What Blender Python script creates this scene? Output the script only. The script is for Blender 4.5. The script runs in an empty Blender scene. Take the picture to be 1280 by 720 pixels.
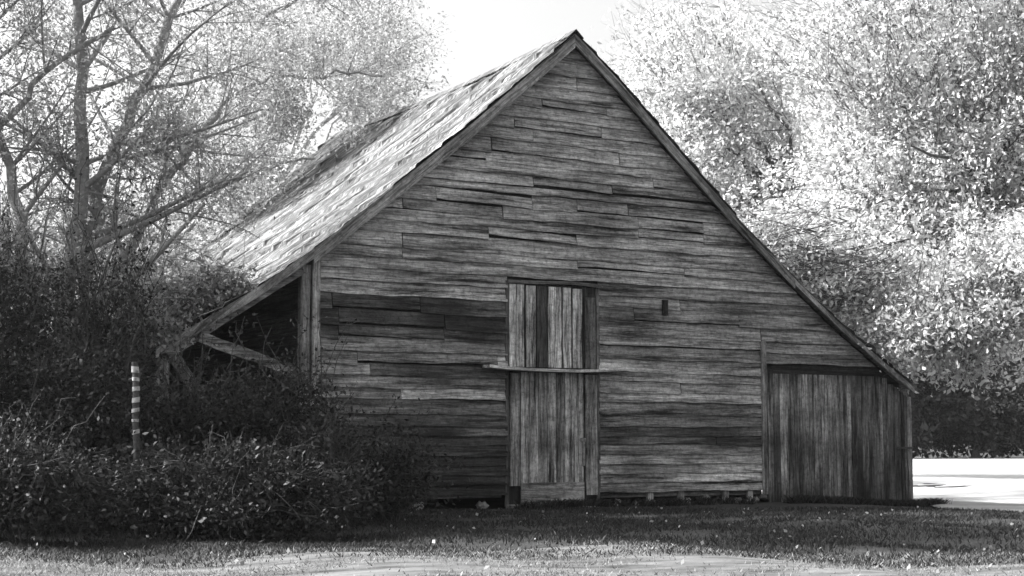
import bpy, math, random
import numpy as np
from mathutils import Vector, Matrix

# ------------------------------------------------------------------ camera, sky, sun, exposure
SUN_AZ, SUN_EL = -84.0, 41.0          # azimuth from +Y (towards -X), elevation
EYE = 1.02
HAZE = 0.0003
sc = bpy.context.scene
C = sc.collection
cd = bpy.data.cameras.new('camera'); cam = bpy.data.objects.new('camera', cd); C.objects.link(cam)
cam.location = (0, 0, EYE); cam.rotation_euler = (math.radians(90 + 5.62), 0, 0)
cd.sensor_width = 36.0; cd.lens = 36.0 * 1930 / 1280; cd.clip_end = 3000; cd.clip_start = 0.05
sc.camera = cam
sc.view_settings.view_transform = 'Standard'; sc.view_settings.look = 'None'
sc.view_settings.gamma = 1.0; sc.view_settings.use_curve_mapping = False
sc.view_settings.exposure = 1.35

w = bpy.data.worlds.new('World'); sc.world = w; w.use_nodes = True
nt = w.node_tree; nt.nodes.clear()
sky = nt.nodes.new('ShaderNodeTexSky'); sky.sky_type = 'NISHITA'; sky.sun_disc = False
sky.sun_elevation = math.radians(SUN_EL); sky.sun_rotation = math.radians(SUN_AZ)
sky.dust_density = 6.0; sky.air_density = 1.2
bw = nt.nodes.new('ShaderNodeRGBToBW'); bg = nt.nodes.new('ShaderNodeBackground'); wo = nt.nodes.new('ShaderNodeOutputWorld')
bg.inputs['Strength'].default_value = 0.15
nt.links.new(sky.outputs[0], bw.inputs[0]); nt.links.new(bw.outputs[0], bg.inputs[0]); nt.links.new(bg.outputs[0], wo.inputs[0])

az, el = math.radians(SUN_AZ), math.radians(SUN_EL)
SUN = Vector((math.sin(az) * math.cos(el), math.cos(az) * math.cos(el), math.sin(el)))
sl = bpy.data.lights.new('sun', 'SUN'); sl.energy = 5.0; sl.angle = math.radians(0.53); sl.color = (1, 1, 1)
so = bpy.data.objects.new('sun', sl); C.objects.link(so); so.rotation_euler = SUN.to_track_quat('Z', 'Y').to_euler()
so.location = (0, 0, 60)

# ------------------------------------------------------------------ frame of the barn
TH = math.radians(29.7); BX, BY = 0.895, 24.0
UX, UY = math.cos(TH), math.sin(TH); VX, VY = -UY, UX
def W(u, v, h=0.0): return (BX + UX * u + VX * v, BY + UY * u + VY * v, h)
def to_local(P):
    dx = P[:, 0] - BX; dy = P[:, 1] - BY
    return dx * UX + dy * UY, dx * VX + dy * VY
def nz(seed):
    return np.random.default_rng(seed)

PROF_L = [(0, 7.40), (-1.0, 6.50), (-1.8, 5.80), (-2.7, 5.06), (-3.6, 4.33), (-4.36, 3.72), (-5.2, 3.12), (-6.0, 2.62), (-6.6, 2.25)]
PROF_R = [(0, 7.40), (0.8, 6.76), (1.6, 6.05), (2.4, 5.34), (3.3, 4.58), (4.37, 3.74), (5.4, 2.98), (6.35, 2.37), (7.04, 1.95)]
def roof_h(u):
    P = PROF_L if u < 0 else PROF_R
    xs = [abs(a) for a, b in P]; hs = [b for a, b in P]
    return float(np.interp(abs(u), xs, hs))
def roof_h_arr(u):
    l = np.interp(-u, [abs(a) for a, b in PROF_L], [b for a, b in PROF_L])
    r = np.interp(u, [a for a, b in PROF_R], [b for a, b in PROF_R])
    return np.where(u < 0, l, r)

# ------------------------------------------------------------------ materials
def mat(name):
    m = bpy.data.materials.new(name); m.use_nodes = True
    t = m.node_tree; b = t.nodes['Principled BSDF']
    return m, t, b
def N(t, k, **kw):
    n = t.nodes.new(k)
    for a, v in kw.items(): setattr(n, a, v)
    return n
def ramp(t, src, stops):
    r = N(t, 'ShaderNodeValToRGB')
    e = r.color_ramp.elements
    while len(e) < len(stops): e.new(0.5)
    for i, (p, v) in enumerate(stops):
        e[i].position = p; e[i].color = (v, v, v, 1)
    t.links.new(src, r.inputs[0]); return r.outputs[0]
def math_(t, op, a, b=None, clamp=False):
    n = N(t, 'ShaderNodeMath', operation=op); n.use_clamp = clamp
    for i, x in enumerate((a, b)):
        if x is None: continue
        if isinstance(x, (int, float)): n.inputs[i].default_value = x
        else: t.links.new(x, n.inputs[i])
    return n.outputs[0]
def wood(name, base, along, contrast=0.55, bump=0.5, rot=0.0):
    """weathered timber; along = 'x' or 'z' or 'y' is the grain direction in object space"""
    m, t, b = mat(name)
    tc = N(t, 'ShaderNodeTexCoord'); at = N(t, 'ShaderNodeAttribute', attribute_name='rnd'); tn = N(t, 'ShaderNodeAttribute', attribute_name='tone')
    ad = N(t, 'ShaderNodeVectorMath', operation='ADD'); cb = N(t, 'ShaderNodeCombineXYZ')
    off = math_(t, 'MULTIPLY', at.outputs['Fac'], 37.0)
    for i in range(3): t.links.new(off, cb.inputs[i])
    t.links.new(tc.outputs['Object'], ad.inputs[0]); t.links.new(cb.outputs[0], ad.inputs[1])
    def noise(sa, sc_, det, rough):
        mp = N(t, 'ShaderNodeMapping', vector_type='TEXTURE'); s = [1 / sc_] * 3; s['xyz'.index(along)] = 1 / sa; mp.inputs['Rotation'].default_value = (0, rot, 0)
        mp.inputs['Scale'].default_value = s; t.links.new(ad.outputs[0], mp.inputs[0])
        n = N(t, 'ShaderNodeTexNoise'); n.inputs['Scale'].default_value = 1; n.inputs['Detail'].default_value = det
        n.inputs['Roughness'].default_value = rough; t.links.new(mp.outputs[0], n.inputs[0]); return n.outputs[0]
    fine = noise(3.0, 75, 5, 0.8); mid = noise(1.1, 17, 8, 0.78)
    mp2 = N(t, 'ShaderNodeMapping'); mp2.inputs['Scale'].default_value = (0.55, 0.8, 1.5); t.links.new(tc.outputs['Object'], mp2.inputs[0])
    big = N(t, 'ShaderNodeTexNoise'); big.inputs['Scale'].default_value = 1; big.inputs['Detail'].default_value = 5; t.links.new(mp2.outputs[0], big.inputs[0])
    f1 = ramp(t, fine, [(0.32, .6 * (1 - contrast)), (0.48, .66), (0.68, 1.0)])
    f2 = ramp(t, mid, [(0.32, .7 * (1 - contrast * 1.2)), (0.47, 0.66), (0.66, 1.0)])
    f3 = ramp(t, big.outputs[0], [(0.34, 0.6), (.5, .88), (0.62, 1.0)])
    stain = noise(.5, 7.5, 9, .8); f4 = ramp(t, stain, [(.37, .10), (.45, .62), (.56, 1.0)])
    iso = N(t, 'ShaderNodeTexNoise'); iso.inputs['Scale'].default_value = 13; iso.inputs['Detail'].default_value = 9; iso.inputs['Roughness'].default_value = .8
    t.links.new(ad.outputs[0], iso.inputs[0]); f5 = ramp(t, iso.outputs[0], [(.36, .5), (.5, .85), (.62, 1.0)])
    # the ramp clamps at 1 per stop colour, so scale afterwards
    v = math_(t, 'MULTIPLY', f1, f2); v = math_(t, 'MULTIPLY', v, f3); v = math_(t, 'MULTIPLY', v, f5); v = math_(t, 'MULTIPLY', v, f4); v = math_(t, 'POWER', v, 1.35); v = math_(t, 'MULTIPLY', v, 1.25); v = math_(t, 'MULTIPLY', v, tn.outputs['Fac']); v = math_(t, 'MULTIPLY', v, base)
    t.links.new(v, b.inputs['Base Color']); b.inputs['Roughness'].default_value = 0.85
    b.inputs['Specular IOR Level'].default_value = 0.25
    bp = N(t, 'ShaderNodeBump'); bp.inputs['Strength'].default_value = bump; bp.inputs['Distance'].default_value = 0.012
    hs = math_(t, 'ADD', fine, mid); t.links.new(hs, bp.inputs['Height']); t.links.new(bp.outputs[0], b.inputs['Normal'])
    return m
M = {}
M['wood_h'] = wood('weathered_clapboard', 1.05, 'x')
M['wood_v'] = wood('weathered_plank', 1.02, 'z', 0.6)
M['rake_l'] = wood('weathered_rake', 1.2, 'x', .4, rot=math.radians(-41))
M['rake_r'] = wood('weathered_rake_dark', 1.25, 'x', .4, rot=math.radians(41))
M['wood_d'] = wood('weathered_beam', 1.0, 'y', 0.4)
def rough_mat(name, lo, hi, scale, bump=0.4, dist=0.03):
    m, t, b = mat(name); tc = N(t, 'ShaderNodeTexCoord')
    n = N(t, 'ShaderNodeTexNoise'); n.inputs['Scale'].default_value = scale; n.inputs['Detail'].default_value = 8; n.inputs['Roughness'].default_value = .65
    t.links.new(tc.outputs['Object'], n.inputs[0])
    t.links.new(ramp(t, n.outputs[0], [(0.3, lo), (0.7, hi)]), b.inputs['Base Color']); b.inputs['Roughness'].default_value = 0.9
    b.inputs['Specular IOR Level'].default_value = 0.2
    bp = N(t, 'ShaderNodeBump'); bp.inputs['Strength'].default_value = bump; bp.inputs['Distance'].default_value = dist
    t.links.new(n.outputs[0], bp.inputs['Height']); t.links.new(bp.outputs[0], b.inputs['Normal']); return m
M['stone'] = rough_mat('field_stone', 0.08, 0.34, 16, 1.0)
M['bark'] = rough_mat('bark', 0.05, 0.17, 14)
M['bark_dark'] = rough_mat('bark_dark', 0.03, 0.09, 14)
M['bark_flare_pale'] = rough_mat('bark_flare_pale', 0.28, 0.55, 14)  # bark lightened, flare veil over the left trees put into its colour
M['bark_flare_mid'] = rough_mat('bark_flare_mid', 0.16, 0.40, 14)  # mid bark, also paled to carry the flare veil
M['iron'] = rough_mat('rusty_iron', 0.03, 0.10, 30)
M['light_band'] = rough_mat('slat_light_pale', 0.16, 0.62, 22, .5)  # pale colour of light showing through slats, put on the bands
def roof_mat():
    m, t, b = mat('weathered_roof_shakes'); tc = N(t, 'ShaderNodeTexCoord')
    def noise(s, det=6, r=.65):
        mp = N(t, 'ShaderNodeMapping'); mp.inputs['Scale'].default_value = s; t.links.new(tc.outputs['Object'], mp.inputs[0])
        n = N(t, 'ShaderNodeTexNoise'); n.inputs['Scale'].default_value = 1; n.inputs['Detail'].default_value = det; n.inputs['Roughness'].default_value = r
        t.links.new(mp.outputs[0], n.inputs[0]); return n.outputs[0]
    streak = noise((.7, 11, .7), 9, .8); blot = noise((1.5, 2.2, 1.5), 9, .75); fine = noise((4, 45, 4), 6, .8)
    tn = N(t, 'ShaderNodeAttribute', attribute_name='tone')
    s = ramp(t, streak, [(.43, 0.04), (.50, .38), (.60, 1.0)]); bl = ramp(t, blot, [(.38, .22), (.56, 1.0)]); fi = ramp(t, fine, [(.42, .12), (.54, 1.0)])
    v = math_(t, 'MULTIPLY', s, bl); v = math_(t, 'MULTIPLY', v, fi); v = math_(t, 'MULTIPLY', v, tn.outputs['Fac']); v = math_(t, 'MULTIPLY', v, .62); v = math_(t, 'ADD', v, .015)
    t.links.new(v, b.inputs['Base Color']); b.inputs['Roughness'].default_value = 0.75; b.inputs['Specular IOR Level'].default_value = 0.3
    bp = N(t, 'ShaderNodeBump'); bp.inputs['Strength'].default_value = .5; bp.inputs['Distance'].default_value = .02
    t.links.new(fine, bp.inputs['Height']); t.links.new(bp.outputs[0], b.inputs['Normal']); return m
M['roof'] = roof_mat()
def leaf_mat(name, lo, hi, trans=0.4, spec=.35):
    m, t, b = mat(name); g = N(t, 'ShaderNodeNewGeometry')
    v = ramp(t, g.outputs['Random Per Island'], [(0, lo), (1, hi)])
    t.links.new(v, b.inputs['Base Color']); b.inputs['Roughness'].default_value = .5; b.inputs['Specular IOR Level'].default_value = spec
    tr = N(t, 'ShaderNodeBsdfTranslucent'); t.links.new(v, tr.inputs[0])
    mx = N(t, 'ShaderNodeMixShader'); mx.inputs[0].default_value = trans
    t.links.new(b.outputs[0], mx.inputs[1]); t.links.new(tr.outputs[0], mx.inputs[2]); t.links.new(mx.outputs[0], t.nodes['Material Output'].inputs[0]); return m
M['leaf_bright'] = leaf_mat('pale_leaf', .42, .88, .6)
M['leaf_mid'] = leaf_mat('grey_leaf', .14, .50, .45)
M['leaf_flare'] = leaf_mat('flare_leaf', .25, .7, .5)  # leaves brightened to paint the flare veil on the left trees
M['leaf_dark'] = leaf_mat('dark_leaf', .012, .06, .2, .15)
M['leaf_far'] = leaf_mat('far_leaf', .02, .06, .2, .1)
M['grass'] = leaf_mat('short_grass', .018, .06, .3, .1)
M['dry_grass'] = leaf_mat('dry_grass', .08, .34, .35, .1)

# ------------------------------------------------------------------ object helpers
def link(name, me, m, parent=None):
    o = bpy.data.objects.new(name, me); C.objects.link(o); me.materials.append(m)
    if parent: o.parent = parent
    return o
def props(o, label=None, cat=None, group=None, kind=None):
    for k, v in (('label', label), ('category', cat), ('group', group), ('kind', kind)):
        if v: o[k] = v
    return o
def thing(name, label, cat, loc=(0, 0, 0), rz=0, group=None):
    o = bpy.data.objects.new(name, None); C.objects.link(o); o.location = loc; o.rotation_euler = (0, 0, rz)
    o.empty_display_size = .3
    return props(o, label, cat, group)
class MB:
    def __init__(s): s.v = []; s.f = []; s.t = []; s.r = []
    def add(s, vs, fs, tone=1.0, rnd=None):
        k = len(s.v); rnd = random.random() if rnd is None else rnd
        s.v += [tuple(p) for p in vs]; s.f += [tuple(k + i for i in f) for f in fs]
        s.t += [tone] * len(vs); s.r += [rnd] * len(vs)
    def hexa(s, p, tone=1.0):          # p: 4 bottom ring, 4 top ring
        s.add(p, [(3, 2, 1, 0), (4, 5, 6, 7), (0, 1, 5, 4), (1, 2, 6, 5), (2, 3, 7, 6), (3, 0, 4, 7)], tone)
    def box(s, x0, x1, y0, y1, z0, z1, tone=1.0):
        s.hexa([(x0, y0, z0), (x1, y0, z0), (x1, y1, z0), (x0, y1, z0), (x0, y0, z1), (x1, y0, z1), (x1, y1, z1), (x0, y1, z1)], tone)
    def sweep(s, rings, tone=1.0, closed=True):   # rings of equal size, capped
        n = len(rings[0]); vs = [p for r in rings for p in r]; fs = []
        for i in range(len(rings) - 1):
            for j in range(n):
                a = i * n + j; b = i * n + (j + 1) % n; fs.append((a, b, b + n, a + n))
        fs.append(tuple(range(n))[::-1]); fs.append(tuple((len(rings) - 1) * n + j for j in range(n)))
        s.add(vs, fs, tone)
    def build(s, name, m, parent=None, smooth=False):
        me = bpy.data.meshes.new(name); me.from_pydata(s.v, [], s.f)
        me.attributes.new('tone', 'FLOAT', 'POINT').data.foreach_set('value', s.t)
        me.attributes.new('rnd', 'FLOAT', 'POINT').data.foreach_set('value', s.r)
        if smooth: me.polygons.foreach_set('use_smooth', [True] * len(me.polygons))
        me.update(); return link(name, me, m, parent)
def beam(mb, a, b, wd, dp, tone=1.0, seg=5, wob=.01):
    """rectangular timber from a to b, wd across, dp thick along y, slightly warped"""
    a = Vector(a); b = Vector(b); d = (b - a).normalized(); y = Vector((0, 1, 0))
    if abs(d.dot(y)) > .9: y = Vector((1, 0, 0))
    s = d.cross(y).normalized(); y = s.cross(d).normalized(); rings = []
    for i in range(seg + 1):
        p = a.lerp(b, i / seg) + s * random.uniform(-wob, wob) + y * random.uniform(-wob, wob) * .4
        k = wd / 2 * random.uniform(.93, 1.05)
        rings.append([p - s * k - y * dp / 2, p + s * k - y * dp / 2, p + s * k + y * dp / 2, p - s * k + y * dp / 2])
    mb.sweep(rings, tone)
def clap(mb, u0, u1, h0, h1, tone, u0t=None, u1t=None, drop=0.0, vy=0.0, proud=.022):
    """one horizontal clapboard, lower edge proud; ends may be cut on a slope"""
    u0t = u0 if u0t is None else u0t; u1t = u1 if u1t is None else u1t
    n = max(1, int((u1 - u0) / .16)); rings = []; w1 = random.uniform(0, 6); bow = random.uniform(-.02, .012); w3 = random.uniform(0, 6)
    for i in range(n + 1):
        f = i / n; ub = u0 + (u1 - u0) * f; ut = u0t + (u1t - u0t) * f
        hb = h0 - drop * f + .007 * math.sin(w1 + ub * 3.1) + .004 * math.sin(w3 + ub * 9) + random.uniform(-.004, .004)
        ht = h1 - drop * f; y = vy + bow * math.sin(math.pi * f)
        rings.append([(ub, y - proud, hb), (ub, y - .002, hb), (ut, y + .014, ht), (ut, y - .001, ht)])
    k0 = len(mb.t); mb.sweep(rings, tone)
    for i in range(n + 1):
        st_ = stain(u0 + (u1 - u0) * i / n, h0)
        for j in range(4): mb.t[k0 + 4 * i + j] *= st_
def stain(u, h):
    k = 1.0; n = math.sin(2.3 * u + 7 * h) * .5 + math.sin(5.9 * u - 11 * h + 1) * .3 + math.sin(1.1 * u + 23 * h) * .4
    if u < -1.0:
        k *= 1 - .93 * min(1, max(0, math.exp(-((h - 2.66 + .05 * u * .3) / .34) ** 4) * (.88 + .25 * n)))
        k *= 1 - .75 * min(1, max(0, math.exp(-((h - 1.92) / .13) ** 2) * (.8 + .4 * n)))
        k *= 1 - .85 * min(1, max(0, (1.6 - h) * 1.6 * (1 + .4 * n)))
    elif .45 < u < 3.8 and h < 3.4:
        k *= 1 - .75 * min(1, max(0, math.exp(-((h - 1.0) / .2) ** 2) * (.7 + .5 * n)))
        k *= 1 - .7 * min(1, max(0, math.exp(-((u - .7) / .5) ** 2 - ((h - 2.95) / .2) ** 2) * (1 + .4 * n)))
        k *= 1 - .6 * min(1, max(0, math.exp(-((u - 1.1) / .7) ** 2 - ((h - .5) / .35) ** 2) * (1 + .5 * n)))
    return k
def vplank(mb, u0, u1, h0, h1, tone, v0=-.03, v1=-.005, ht2=None, seg=7, wob=.004):
    ht2 = h1 if ht2 is None else ht2; rings = []
    dv = random.uniform(-.006, .006)
    for i in range(seg + 1):
        f = i / seg; a = u0 + random.uniform(-wob, wob); b = u1 + random.uniform(-wob, wob)
        ha = h0 + (h1 - h0) * f; hb = h0 + (ht2 - h0) * f
        rings.append([(a, v0 + dv, ha), (b, v0 + dv, hb), (b, v1 + dv, hb), (a, v1 + dv, ha)])
    mb.sweep(rings, tone)

# ------------------------------------------------------------------ ground
def smooth(x, a, b):
    t = np.clip((x - a) / (b - a), 0, 1); return t * t * (3 - 2 * t)
def ground_z(x, y):
    x = np.asarray(x, float); y = np.asarray(y, float)
    u = (x - BX) * UX + (y - BY) * UY
    z = -.5 * smooth(-y, -12.5, 4)                       # falls away towards the camera
    und = .05 * np.sin(x * .9 + 1.3) * np.sin(y * .55) + .03 * np.sin(x * 2.1 + y * 1.3)
    z = z + und * smooth(y, 4, 12) * (1 - .85 * smooth(y, 17.5, 20.5)) * (1 - smooth(y, 40, 60))
    z = z - .13 * smooth(u, 3.9, 6.5) * (1 - smooth(u, 9, 14))
    return z
def gz(x, y): return float(ground_z(x, y))
def ground_sheet():
    xs = np.concatenate([[-900, -400, -200, -100, -60, -40, -28], np.arange(-20, 22.1, .35), [28, 40, 60, 100, 200, 400, 900]])
    ys = np.concatenate([[-300, -100, -40, -15, -5], np.arange(0, 45, .35), [48, 55, 65, 80, 100, 150, 250, 500, 1200]])
    X, Y = np.meshgrid(xs, ys); Z = ground_z(X, Y)
    r = nz(1); Z = Z + r.normal(0, .006, Z.shape)
    V = np.stack([X, Y, Z], -1).reshape(-1, 3); nx = len(xs); ny = len(ys)
    F = [(j * nx + i, j * nx + i + 1, (j + 1) * nx + i + 1, (j + 1) * nx + i) for j in range(ny - 1) for i in range(nx - 1)]
    me = bpy.data.meshes.new('ground'); me.from_pydata(V.tolist(), [], F); me.polygons.foreach_set('use_smooth', [True] * len(F))
    m, t, b = mat('soil_and_litter'); tc = N(t, 'ShaderNodeTexCoord')
    def noise(s, d=8):
        n = N(t, 'ShaderNodeTexNoise'); n.inputs['Scale'].default_value = s; n.inputs['Detail'].default_value = d; n.inputs['Roughness'].default_value = .68
        t.links.new(tc.outputs['Object'], n.inputs[0]); return n.outputs[0]
    a = ramp(t, noise(.7), [(.3, .03), (.7, .08)]); f = ramp(t, noise(26), [(.3, .5), (.62, 1.0)])
    v = math_(t, 'MULTIPLY', a, f); t.links.new(v, b.inputs['Base Color']); b.inputs['Roughness'].default_value = .95; b.inputs['Specular IOR Level'].default_value = .1
    bp = N(t, 'ShaderNodeBump'); bp.inputs['Strength'].default_value = .8; bp.inputs['Distance'].default_value = .03
    t.links.new(noise(18), bp.inputs['Height']); t.links.new(bp.outputs[0], b.inputs['Normal'])
    props(link('ground', me, m), kind='structure')
ground_sheet()
def strip(name, pts_near, pts_far, lo, hi, scale, n=70, rows=14, lift=.006, sx=1.0):
    """a sheet between two edge lines, laid just above the ground"""
    V = []; F = []
    for j in range(rows + 1):
        for i in range(n + 1):
            f = i / n
            xa = np.interp(f, np.linspace(0, 1, len(pts_near)), [p[0] for p in pts_near]); ya = np.interp(f, np.linspace(0, 1, len(pts_near)), [p[1] for p in pts_near])
            xb = np.interp(f, np.linspace(0, 1, len(pts_far)), [p[0] for p in pts_far]); yb = np.interp(f, np.linspace(0, 1, len(pts_far)), [p[1] for p in pts_far])
            g = j / rows; x = xa + (xb - xa) * g; y = ya + (yb - ya) * g
            V.append((x, y, gz(x, y) + lift + .012))
    for j in range(rows):
        for i in range(n):
            k = j * (n + 1) + i; F.append((k, k + 1, k + n + 2, k + n + 1))
    me = bpy.data.meshes.new(name); me.from_pydata(V, [], F); me.polygons.foreach_set('use_smooth', [True] * len(F))
    m, t, b = mat(name); tc = N(t, 'ShaderNodeTexCoord')
    mp = N(t, 'ShaderNodeMapping'); mp.inputs['Scale'].default_value = (sx, 1, 1); t.links.new(tc.outputs['Object'], mp.inputs[0])
    n1 = N(t, 'ShaderNodeTexNoise'); n1.inputs['Scale'].default_value = scale; n1.inputs['Detail'].default_value = 9; n1.inputs['Roughness'].default_value = .7
    t.links.new(mp.outputs[0], n1.inputs[0])
    t.links.new(ramp(t, n1.outputs[0], [(.32, lo), (.62, hi)]), b.inputs['Base Color']); b.inputs['Roughness'].default_value = .95; b.inputs['Specular IOR Level'].default_value = .1
    bp = N(t, 'ShaderNodeBump'); bp.inputs['Strength'].default_value = .7; bp.inputs['Distance'].default_value = .03
    t.links.new(n1.outputs[0], bp.inputs['Height']); t.links.new(bp.outputs[0], b.inputs['Normal'])
    return props(link(name, me, m), kind='structure')
strip('field', [(3.5, 37), (7.35, 27.9), (6.9, 24.2), (7.9, 23.2), (9.0, 26.4), (13, 28.0), (24, 28), (60, 30)], [(4, 95), (30, 88), (80, 92)], .24, .42, 1.1, sx=.25)
strip('track', [(-14, 7.5), (14, 7.0)], [(-14, 13.3), (-4, 13.6), (1.5, 14.0), (5, 12.6), (14, 10.8)], .015, .17, 3.2, sx=.3, rows=30, n=120)

# ------------------------------------------------------------------ the barn
random.seed(7)
barn = thing('barn', 'weathered clapboard barn with steep ragged streaky roof and lean-to sheds on both sides', 'barn', (BX, BY, 0), TH)
LIFT = .0
# --- front siding
def line_u(h, side):     # roof underside limit at height h
    P = PROF_L if side < 0 else PROF_R
    hs = [b for a, b in P][::-1]; us = [a for a, b in P][::-1]
    return float(np.interp(h + .10, hs, us))
def region_tone(u, h):
    t = 1.0
    if h > 3.3: t = 1.15 + .1 * random.random()
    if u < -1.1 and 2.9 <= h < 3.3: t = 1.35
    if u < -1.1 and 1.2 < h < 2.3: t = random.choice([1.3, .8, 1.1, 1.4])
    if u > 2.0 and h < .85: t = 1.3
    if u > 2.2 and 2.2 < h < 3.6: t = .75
    return t * (random.uniform(.75, 1.3) if h < 3.3 else random.uniform(.9, 1.12))
sid = MB(); shd = MB()
h = .20
courses = []
while h < 7.2:
    e = random.choice([.14, .15, .16]) if h < 1 else random.choice([.18, .2, .21, .23, .15]); courses.append((h, e)); h += e
studs = [-3.4, -2.9, -2.35, -1.45, -.66, .14, .95, 1.6, 2.1, 2.8, 3.76, 4.6, 5.5]
GAPS = [(-2.35, -.68, 4.62, .03, .05), (-1.45, .12, 3.98, .05, .07), (-.66, .8, 4.90, .02, .03), (-1.4, .95, 5.42, .025, .05), (.14, 2.2, 3.62, .03, .02), (-4.0, -2.6, 3.0, .03, .02),
        (-3.9, -2.2, 2.55, .035, .03), (-3.6, -1.3, 2.2, .03, 0), (-1.0, .6, 5.85, .02, .03), (-2.9, -1.2, 4.4, .02, .03), (1.2, 3.3, 2.9, .02, .01), (-.5, .7, 6.2, .015, .02), (1.3, 2.6, 4.3, .02, .02), (.14, 1.1, 4.5, .03, .01), (-2.2, -1.5, 5.2, .025, .01)]
for ci, (h, e) in enumerate(courses):
    gl = [g_ for g_ in GAPS if abs(g_[2] - h) <= e / 2 + .001]
    hb, ht = h, h + e + .022
    uL, uLt = max(-4.22, line_u(hb, -1)), max(-4.22, line_u(ht, -1))
    uRmax = 3.78 if hb < 2.24 else 99
    uR, uRt = min(uRmax, line_u(hb, 1)), min(uRmax, line_u(ht, 1))
    if uRt - uLt < .1: 
        if uR - uL > .12: clap(sid, uL, uR, hb, h + e * .6, .8, uLt * .3, uRt * .3)
        continue
    spans = [(uL, uR)]
    if hb < 3.44 and ht > .1: spans = [(uL, -1.12), (.52, uR)]
    for a, b in spans:
        cuts = sorted(random.sample([s for s in studs if a + .7 < s < b - .7], k=min(len([s for s in studs if a + .7 < s < b - .7]), (1 if random.random() < .15 else 0) if b - a < 4 else random.choice([0, 0, 1])))) if b - a > 1.6 else []
        if hb > 2.3 and b > 4.3 and 3.76 not in cuts and hb < 2.7: cuts = sorted(set(cuts + [3.76]))
        for g_ in gl:
            cuts = [c for c in cuts if c < g_[0] - .3 or c > g_[1] + .3] + [c for c in g_[:2] if a + .15 < c < b - .15]
        cuts = sorted(set(cuts))
        edges = [a] + cuts + [b]
        for i in range(len(edges) - 1):
            p, q = edges[i], edges[i + 1]; mid = (p + q) / 2
            pt = uLt if p == uL else p; qt = uRt if q == uR else q
            g = .004 if random.random() < .8 else .012
            tone = region_tone(mid, h); drop = 0; top = ht; bot = hb
            r = random.random()
            if r < .16: drop = random.uniform(.012, .035)                    # slipped end
            elif r < .26: bot = hb + random.uniform(.02, .045)                # split lower edge: a dark gap
            if h > 3.5 and r > .9: top -= .03; bot += .025
            for g_ in gl:
                if g_[0] - .05 < mid < g_[1] + .05: bot = hb + .022 + g_[3]; drop = g_[4]
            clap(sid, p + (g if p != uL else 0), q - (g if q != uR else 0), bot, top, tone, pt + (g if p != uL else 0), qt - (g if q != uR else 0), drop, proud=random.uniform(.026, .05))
sid.build('front_siding', M['wood_h'], barn)
# --- dark sheets behind the siding, shade of the inside put into their colour
bk = MB()
def panel(mb, us, h0, v, tone=.3, th=.02, limit=0.1):
    rings = []
    for u in us:
        rings.append([(u, v, h0), (u, v + th, h0), (u, v + th, roof_h(u) - limit), (u, v, roof_h(u) - limit)])
    mb.sweep(rings, tone)
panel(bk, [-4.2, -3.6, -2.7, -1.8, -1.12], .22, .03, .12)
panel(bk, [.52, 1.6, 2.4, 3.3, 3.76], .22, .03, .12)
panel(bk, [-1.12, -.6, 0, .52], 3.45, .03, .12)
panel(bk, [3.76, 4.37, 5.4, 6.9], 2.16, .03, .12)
bk.build('gap_dark_sheet', M['wood_h'], barn)
# --- side and back walls of the barn body and the sheds
sw = MB()
for (u, top, v0, v1, t0) in ((-4.2, 3.65, .06, 9.0, .35), (3.76, 3.9, .06, 9.0, .5), (-6.45, 2.2, 1.6, 9.0, .55), (7.05, 1.8, .0, 9.0, .8)):
    h = .05; 
    while h < top - .02:
        e = .17; sw.box(u - .02, u + .012, v0, v1, h, min(h + e - .008, top), t0 * random.uniform(.6, 1.2)); h += e
sw.build('side_wall', M['wood_d'], barn)
bw_ = MB(); h = .1
while h < 7.1:
    a = max(-6.45, line_u(h + .17, -1)); b = min(7.05, line_u(h + .17, 1))
    if b - a > .1: bw_.box(a, b, 9.0, 9.03, h, h + .165, random.uniform(.6, 1.1))
    h += .17
bw_.build('back_wall', M['wood_h'], barn)
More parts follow.
